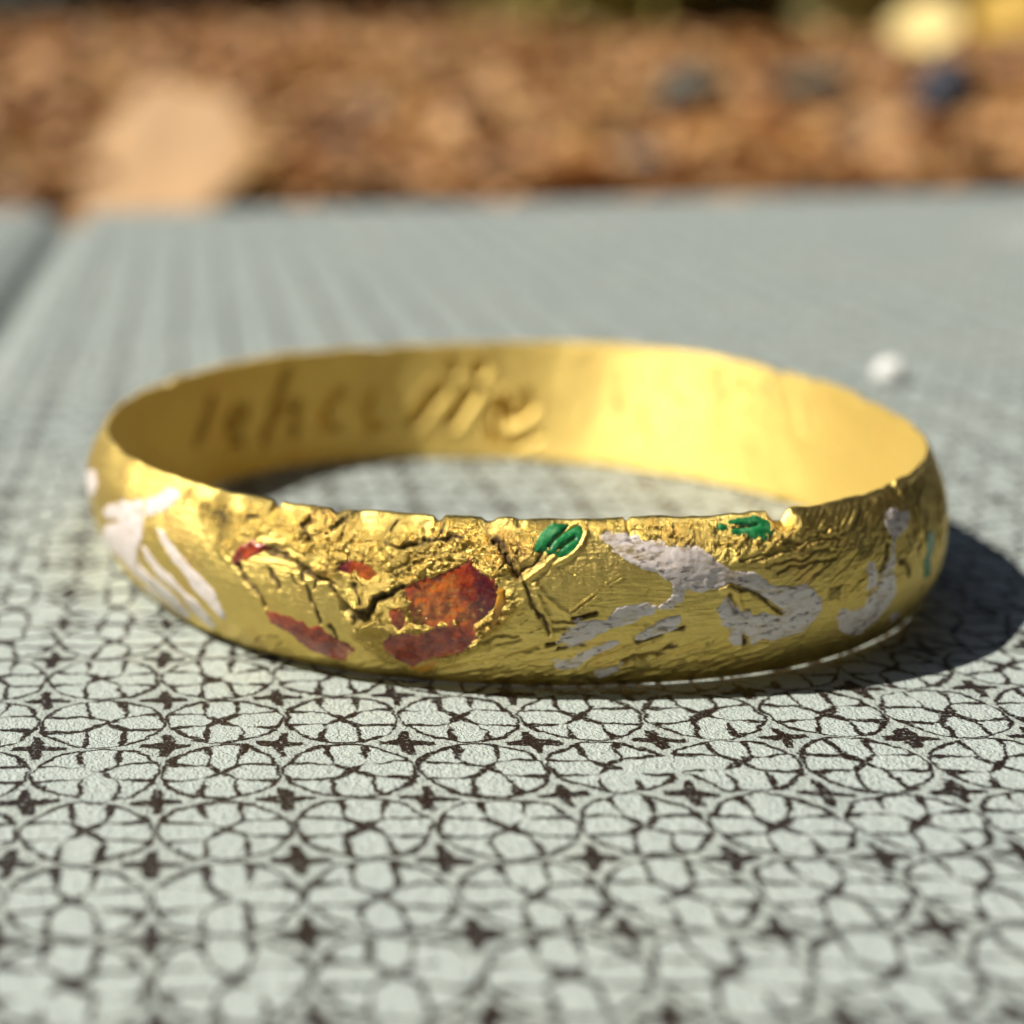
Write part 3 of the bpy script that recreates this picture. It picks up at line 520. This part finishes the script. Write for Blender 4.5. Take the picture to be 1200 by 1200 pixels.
def enamel_sd(s, z, L, seed, rag=0.0034):
    return near(poly_sd, s, z, sz(L), 0.06)-(0.0025 if seed < 207 else 0.0065)+rag*1.6*fbm(s*55, z*55, 3, seed)
def gold_disp(s, z):
    """height of the worn outer face over its plain profile; also dirt and grain"""
    d = 0.010*fbm(s*3.2, z*3.2, 3, 1)+0.0022*fbm(s*15, z*15, 3, 2)+0.0010*fbm(s*70, z*70, 2, 3)
    dirt = np.zeros_like(s)
    gm = np.zeros_like(s)
    for L in GRAIN: gm = np.maximum(gm, sstep(0.015, -0.02, near(poly_sd, s, z, sz(L), 0.1)+0.05*fbm(s*20, z*20, 3, 8)))
    wx, wy = s+0.012*fbm(s*40, z*40, 3, 9), z+0.012*fbm(s*40+9, z*40, 3, 10)
    f1, f2 = worley2(wx*30, wy*40, 4); g1, g2 = worley2(wx*78, wy*92, 5); w3 = worley(s*170, z*170, 6)
    amp = gm*(0.25+0.65*sstep(-0.25, 0.3, fbm(s*8, z*8, 3, 18)))
    wr = np.abs(fbm(wx*60, wy*95, 4, 27))
    em = np.zeros_like(s)
    for grp in (WHITE, RED[:-1], GREEN, AMBER):
        for L in grp: em = np.maximum(em, sstep(0.004, -0.006, near(poly_sd, s, z, sz(L), 0.05)))
    amp = amp*(1-0.85*em); gm = gm*(1-em)
    d = d+amp*(0.0042*sstep(0.0, 0.30, f2-f1)-0.002*f1+0.0032*sstep(0.0, 0.35, g2-g1)+0.0060*wr+0.0034*(0.4-w3)+0.003*fbm(s*210, z*210, 2, 28))
    dirt = np.maximum(dirt, gm*0.75*sstep(0.12, 0.02, f2-f1)*sstep(0.0, 0.3, fbm(s*10, z*10, 3, 19)))
    st = np.zeros_like(s)
    for L in STIP: st = np.maximum(st, sstep(0.02, -0.02, near(poly_sd, s, z, sz(L), 0.1)+0.04*fbm(s*18, z*18, 3, 10)))
    c_, s_ = math.cos(R(38)), math.sin(R(38)); a_, b_ = s*c_+z*s_, -s*s_+z*c_
    d = d+st*(0.0055*fbm(a_*40, b_*130, 4, 11, 0.65)+0.004*(0.4-w3))
    c_, s_ = math.cos(R(30)), math.sin(R(30)); a_, b_ = s*c_+z*s_, -s*s_+z*c_
    hs = sstep(R(-72), R(-62), s)*sstep(R(-20), R(-40), s)*sstep(0.12, 0.17, z)     # fine drawn lines on the right shoulder
    d = d+hs*0.0036*fbm(a_*14, b_*110, 4, 12, 0.65)
    lo = sstep(R(-128), R(-118), s)*sstep(R(-62), R(-75), s)*sstep(0.13, 0.06, z)
    d = d+lo*0.005*fbm((s+z*0.6)*12, (z-s*0.35)*95, 4, 14, 0.65)
    wob = 1+1.2*fbm(s*50, z*50, 2, 13)
    ps, pz = s+0.010*fbm(s*34, z*34, 3, 41), z+0.010*fbm(s*34, z*34, 3, 42)
    for L in CREV:
        q = near(seg_dist, ps, pz, sz(L), 0.06); e = np.exp(-(q/(0.0031*np.clip(wob, 0.3, 2.0)))**2)
        d = d-0.0048*e+0.0006*np.exp(-((q-0.011)/0.006)**2); dirt = np.maximum(dirt, np.clip(1.25*np.sqrt(e), 0, 1))
    for L in RIDGE:
        q = near(seg_dist, ps*0.5+s*0.5, pz*0.5+z*0.5, sz(L), 0.06); d = d+0.0040*np.exp(-(q/0.0048)**2)
    for L in ARC:
        q = near(seg_dist, ps, pz, sz(L), 0.06); e = np.exp(-(q/(0.0062*np.clip(wob, 0.5, 1.5)))**2); d = d-0.006*e; dirt = np.maximum(dirt, np.clip(1.3*e, 0, 1))
    for L in FINE:
        q = near(seg_dist, ps, pz, sz(L), 0.04); e = np.exp(-(q/0.0028)**2); d = d-0.0040*e; dirt = np.maximum(dirt, 0.55*e)
    for L in VEIN:
        q = near(seg_dist, s, z, sz(L), 0.04); d = d+0.005*np.exp(-(q/0.003)**2)
    for L in SCR:
        q = near(seg_dist, s, z, sz(L), 0.06); d = d-0.0014*np.exp(-(q/0.0018)**2)+0.0012*np.exp(-((q-0.003)/0.0016)**2)
    for L in PIT:
        q = near(poly_sd, ps, pz, sz(L), 0.06)+0.008*fbm(s*60, z*60, 3, 15); e = sstep(0.004, -0.012, q)
        d = d-0.010*e+0.0012*np.exp(-(q/0.006)**2); dirt = np.maximum(dirt, e*0.95)
    for grp in (WHITE, RED, GREEN, AMBER):
        for L in grp:
            q = near(poly_sd, s, z, sz(L), 0.06); d = d-0.007*sstep(-0.001, -0.012, q)
    dm = fbm(s*24, z*24, 4, 16)
    dirt = np.maximum(dirt, 0.6*sstep(0.34, 0.5, dm)*sstep(R(-125), R(-60), s))
    fade = sstep(0.0, 0.03, z)*sstep(HB, HB-0.012, z)
    return d*(0.25+0.75*fade), np.clip(dirt, 0, 1), np.maximum(gm, st)
def nick(th):
    """worn, chipped upper edge"""
    n = 0.006*fbm(th*9, th*0+3.3, 3, 21)+0.0045*fbm(th*40, th*0+1.7, 2, 22)
    for a, w_, dp in NICKS:
        q = np.degrees(th)-a; q = (q+180) % 360-180
        n = n-dp*np.exp(-(np.abs(q)/w_)**3)
    return n
NICKS = [(-126.6, 0.5, 0.012), (-106.7, 0.5, 0.01), (-101.0, 0.8, 0.01), (-66.5, 0.9, 0.022), (-67.7, 0.6, 0.012), (-46.2, 0.6, 0.01), (-118.8, 0.6, 0.006), (-85.4, 0.3, 0.008), (150, 0.8, 0.012), (30, 0.6, 0.014), (22, 0.5, 0.016), (8, 0.6, 0.01)]
def band_outer(th, t, disp, nrm=None):
    H_ = HB+per(DH, th); r = per(CT, th)+0.010-per(CL, th)*(1-t)+per(CB, th)*(1-np.abs(2*t-1)**2.3)
    P = np.stack([X0+r*np.cos(th), Y0+r*np.sin(th), t*H_+nick(th)*sstep(0.86, 1.0, t)], -1)
    return P
def outer_with_normals(th, t):
    e = 1e-3
    P = band_outer(th, t, 0)
    du = band_outer(th+e, t, 0)-band_outer(th-e, t, 0); t0, t1 = np.clip(t-e, 0, 1), np.clip(t+e, 0, 1)
    dv = band_outer(th, t1, 0)-band_outer(th, t0, 0)
    N = np.cross(du, dv); N /= np.linalg.norm(N, axis=-1, keepdims=True)+1e-12
    return P, N
th_c = R(1)*np.concatenate([np.linspace(-195, 18, 1900, endpoint=False), np.linspace(18, 165, 1150, endpoint=False)])
nT = len(th_c); ro = np.linspace(0, 1, 185); TH, TT = np.meshgrid(th_c, ro)
def spread(fn, th, t):          # evaluate row blocks to bound memory
    return fn(th, t)
S_, Z_ = TH, TT*HB
D_, DIRT, GRN = gold_disp(S_, Z_)
# profile terms depend on the column only: evaluate them once per column
def col_surface(thc, rows, dth=0.0):
    thc = thc+dth; H_ = HB+per(DH, thc); r0 = per(CT, thc)+0.010; cl = per(CL, thc); cb = per(CB, thc); nk = nick(thc)
    t = rows[:, None]
    r = r0-cl*(1-t)+cb*(1-np.abs(2*t-1)**2.3)
    return np.stack([X0+r*np.cos(thc), Y0+r*np.sin(thc), t*H_+nk*sstep(0.86, 1.0, t)], -1)
def normals(P):
    du = np.gradient(P, axis=1); dv = np.gradient(P, axis=0); N = np.cross(du, dv)
    return N/(np.linalg.norm(N, axis=-1, keepdims=True)+1e-12)
PO = col_surface(th_c, ro); NO = normals(PO); PO = PO+NO*D_[..., None]
# inner face, top to bottom, with the engraved letters
rin = np.linspace(1, 0, 96); THI, TI = np.meshgrid(th_c, rin)
si, zi = THI, TI*HB
di = 0.006*fbm(si*5, zi*5, 3, 31)+0.0016*fbm(si*30, zi*8, 3, 32)
dl = np.zeros_like(si)
for L in LET:
    pts = sz(L); q = near(seg_dist, si, zi, pts, 0.08); dl = np.maximum(dl, np.exp(-(q/0.0115)**2))
    di = di-0.0015*np.exp(-((q-0.024)/0.009)**2)
for L in LETW:
    q = near(seg_dist, si, zi, sz(L), 0.1); di = di+0.026*np.exp(-(q/0.019)**2)-0.004*np.exp(-((q-0.036)/0.012)**2)
di = di+0.016*1.35*dl*sstep(R(66), R(78), si)+0.003*dl
di = di*sstep(0, 0.03, zi)*sstep(HB, HB-0.02, zi)
Hc = HB+per(DH, th_c); rc = per(CT, th_c); clc = per(CL, th_c); nkc = nick(th_c)
tI = rin[:, None]
ri_ = rc-clc*(1-tI)+di
PI3 = np.stack([X0+ri_*np.cos(th_c), Y0+ri_*np.sin(th_c), tI*Hc+nkc*sstep(0.86, 1.0, tI)], -1)
# rounded rims between the faces
def rim(Pa, Pb, sgn):
    m_ = (Pa+Pb)/2; m_[..., 2] += sgn*0.004; return m_
allP = np.concatenate([PO, rim(PO[-1], PI3[0], 1)[None], PI3, rim(PO[0], PI3[-1], -1)[None]], 0)
rows = allP.shape[0]
F = grid_faces(nT, rows, 0, True)
i_ = np.arange(nT); F = np.concatenate([F, np.stack([(rows-1)*nT+i_, (rows-1)*nT+(i_+1) % nT, (i_+1) % nT, i_], -1)])
z1 = np.zeros((1, nT)); nI = len(rin)
dirtA = np.concatenate([DIRT, z1, dl*(0.42+0.25*sstep(R(104), R(110), si)+0.45*sstep(R(74), R(66), si))*sstep(-0.3, 0.2, fbm(si*12, zi*12, 2, 33))*(1-sstep(R(72), R(80), si)*sstep(R(108), R(103), si)), z1]).ravel()
matA = np.concatenate([np.zeros_like(GRN), z1, np.ones_like(dl), z1]).ravel()
grnA = np.concatenate([GRN, z1, np.zeros_like(dl), z1]).ravel()
uvA = np.stack([np.concatenate([TH, th_c[None], THI+20, th_c[None]]).ravel(), np.concatenate([Z_, z1+HB, zi, z1]).ravel()], -1)
zmin = float(allP[..., 2].min())
ring = empty('gold_ring', (X0, Y0, 0.0))
tag(ring, 'worn gold band ring with red, white and green enamel lying on the printed cover', 'ring')
OFF = np.array([X0, Y0, zmin-0.003])
def ringpart(name, me):
    o = obj(name, me, ring); return o
ringpart('band', mesh_np('band', allP.reshape(-1, 3)-OFF, F, GOLD, {'dirt': dirtA, 'grain': grnA, 'matte': matA}, uvA))

def enamel(name, L, mat, seed, lift, relief, label=None, pits=0.0, cuts=True):
    P2 = np.array(sz(L)); st = 0.0024; pad = 0.012
    a0, a1 = P2[:, 0].min()-pad, P2[:, 0].max()+pad; b0, b1 = max(0.004, P2[:, 1].min()-pad), min(HB-0.004, P2[:, 1].max()+pad)
    ca = np.linspace(a0, a1, max(4, int((a1-a0)/st))); cb = np.linspace(b0, b1, max(4, int((b1-b0)/st)))
    S, Zz = np.meshgrid(ca, cb)
    sd = enamel_sd(S, Zz, L, seed)
    gd, _, _ = gold_disp(S, Zz)
    low = 0.010*fbm(S*3.2, Zz*3.2, 3, 1)+0.0022*fbm(S*15, Zz*15, 3, 2)
    wear = np.zeros_like(S); dark = np.zeros_like(S)
    for W in WORN: wear = np.maximum(wear, sstep(0.02, -0.015, near(poly_sd, S, Zz, sz(W), 0.05)+0.03*fbm(S*40, Zz*40, 3, 51)))
    for W in DARK: dark = np.maximum(dark, sstep(0.012, -0.012, near(poly_sd, S, Zz, sz(W), 0.05)+0.015*fbm(S*40, Zz*40, 3, 52)))
    h = low-0.005+(lift+0.005)*sstep(0.005, -0.008, sd)+relief*fbm(S*28, Zz*28, 2, seed)+0.0005*fbm(S*120, Zz*120, 2, seed+3)
    h = h-0.0030*wear*(name == 'red_enamel')*(0.55+0.9*fbm(S*70, Zz*70, 2, 53))
    if pits: h = h-pits*sstep(0.12, 0.34, fbm(S*26+Zz*9, Zz*60, 3, seed+9))
    for Lv in VEIN: h = h-0.006*np.exp(-(near(seg_dist, S+0.004*fbm(S*50, Zz*50, 2, 61), Zz, sz(Lv), 0.03)/0.0030)**2)
    # crevices run on through the enamel
    for Lc in (CREV if cuts else ()): h = h-0.010*np.exp(-(near(seg_dist, S, Zz, sz(Lc), 0.03)/0.0055)**2)
    base = col_surface(ca, cb/HB); N = normals(base)
    V = base+N*h[..., None]
    keep = sd < 0.0035
    Fq = grid_faces(len(ca), len(cb)); Fq = Fq[keep.ravel()[Fq].all(1)]
    if not len(Fq): return
    used = np.unique(Fq); rm = np.full(V.shape[0]*V.shape[1], -1); rm[used] = np.arange(len(used))
    w2 = wear if name == 'red_enamel' else np.clip(sstep(R(-115), R(-92), S), 0, 1)
    o = ringpart(name, mesh_np(name, V.reshape(-1, 3)[used]-OFF, rm[Fq], mat, {'wear': w2.ravel()[used], 'dark': dark.ravel()[used]}, np.stack([S.ravel()[used], Zz.ravel()[used]], -1)))
    if label: o['label'] = label
for k, L in enumerate(WHITE): enamel('white_enamel', L, WHITE_M, 200+k, 0.0014, 0.0022, None, 0.0012 if k > 6 else 0.0, k not in (9, 10, 11, 12))
for k, L in enumerate(RED): enamel('red_enamel', L, RED_M, 260+k, 0.0018, 0.003, None, 0.0)
for k, L in enumerate(GREEN): enamel('green_enamel', L, GREEN_M, 290+k, 0.002, 0.002)
for k, L in enumerate(AMBER): enamel('amber_enamel', L, AMBER_M, 320+k, 0.003, 0.003)

# white speck on the cover behind the ring
SPECK = mat_simple('white_speck', (0.86, 0.86, 0.84), (0.92, 0.92, 0.90), 20.0, 0.3)
bm = bmesh.new(); bmesh.ops.create_uvsphere(bm, u_segments=20, v_segments=12, radius=0.055)
for v in bm.verts: v.co.z = v.co.z*0.9+0.002*math.sin(60*v.co.x)
o = bm_obj('white_speck', bm, SPECK); o.location = (2.46, 5.88, 0.04)
tag(o, 'tiny round white speck on the cover behind the ring at the right', 'speck')
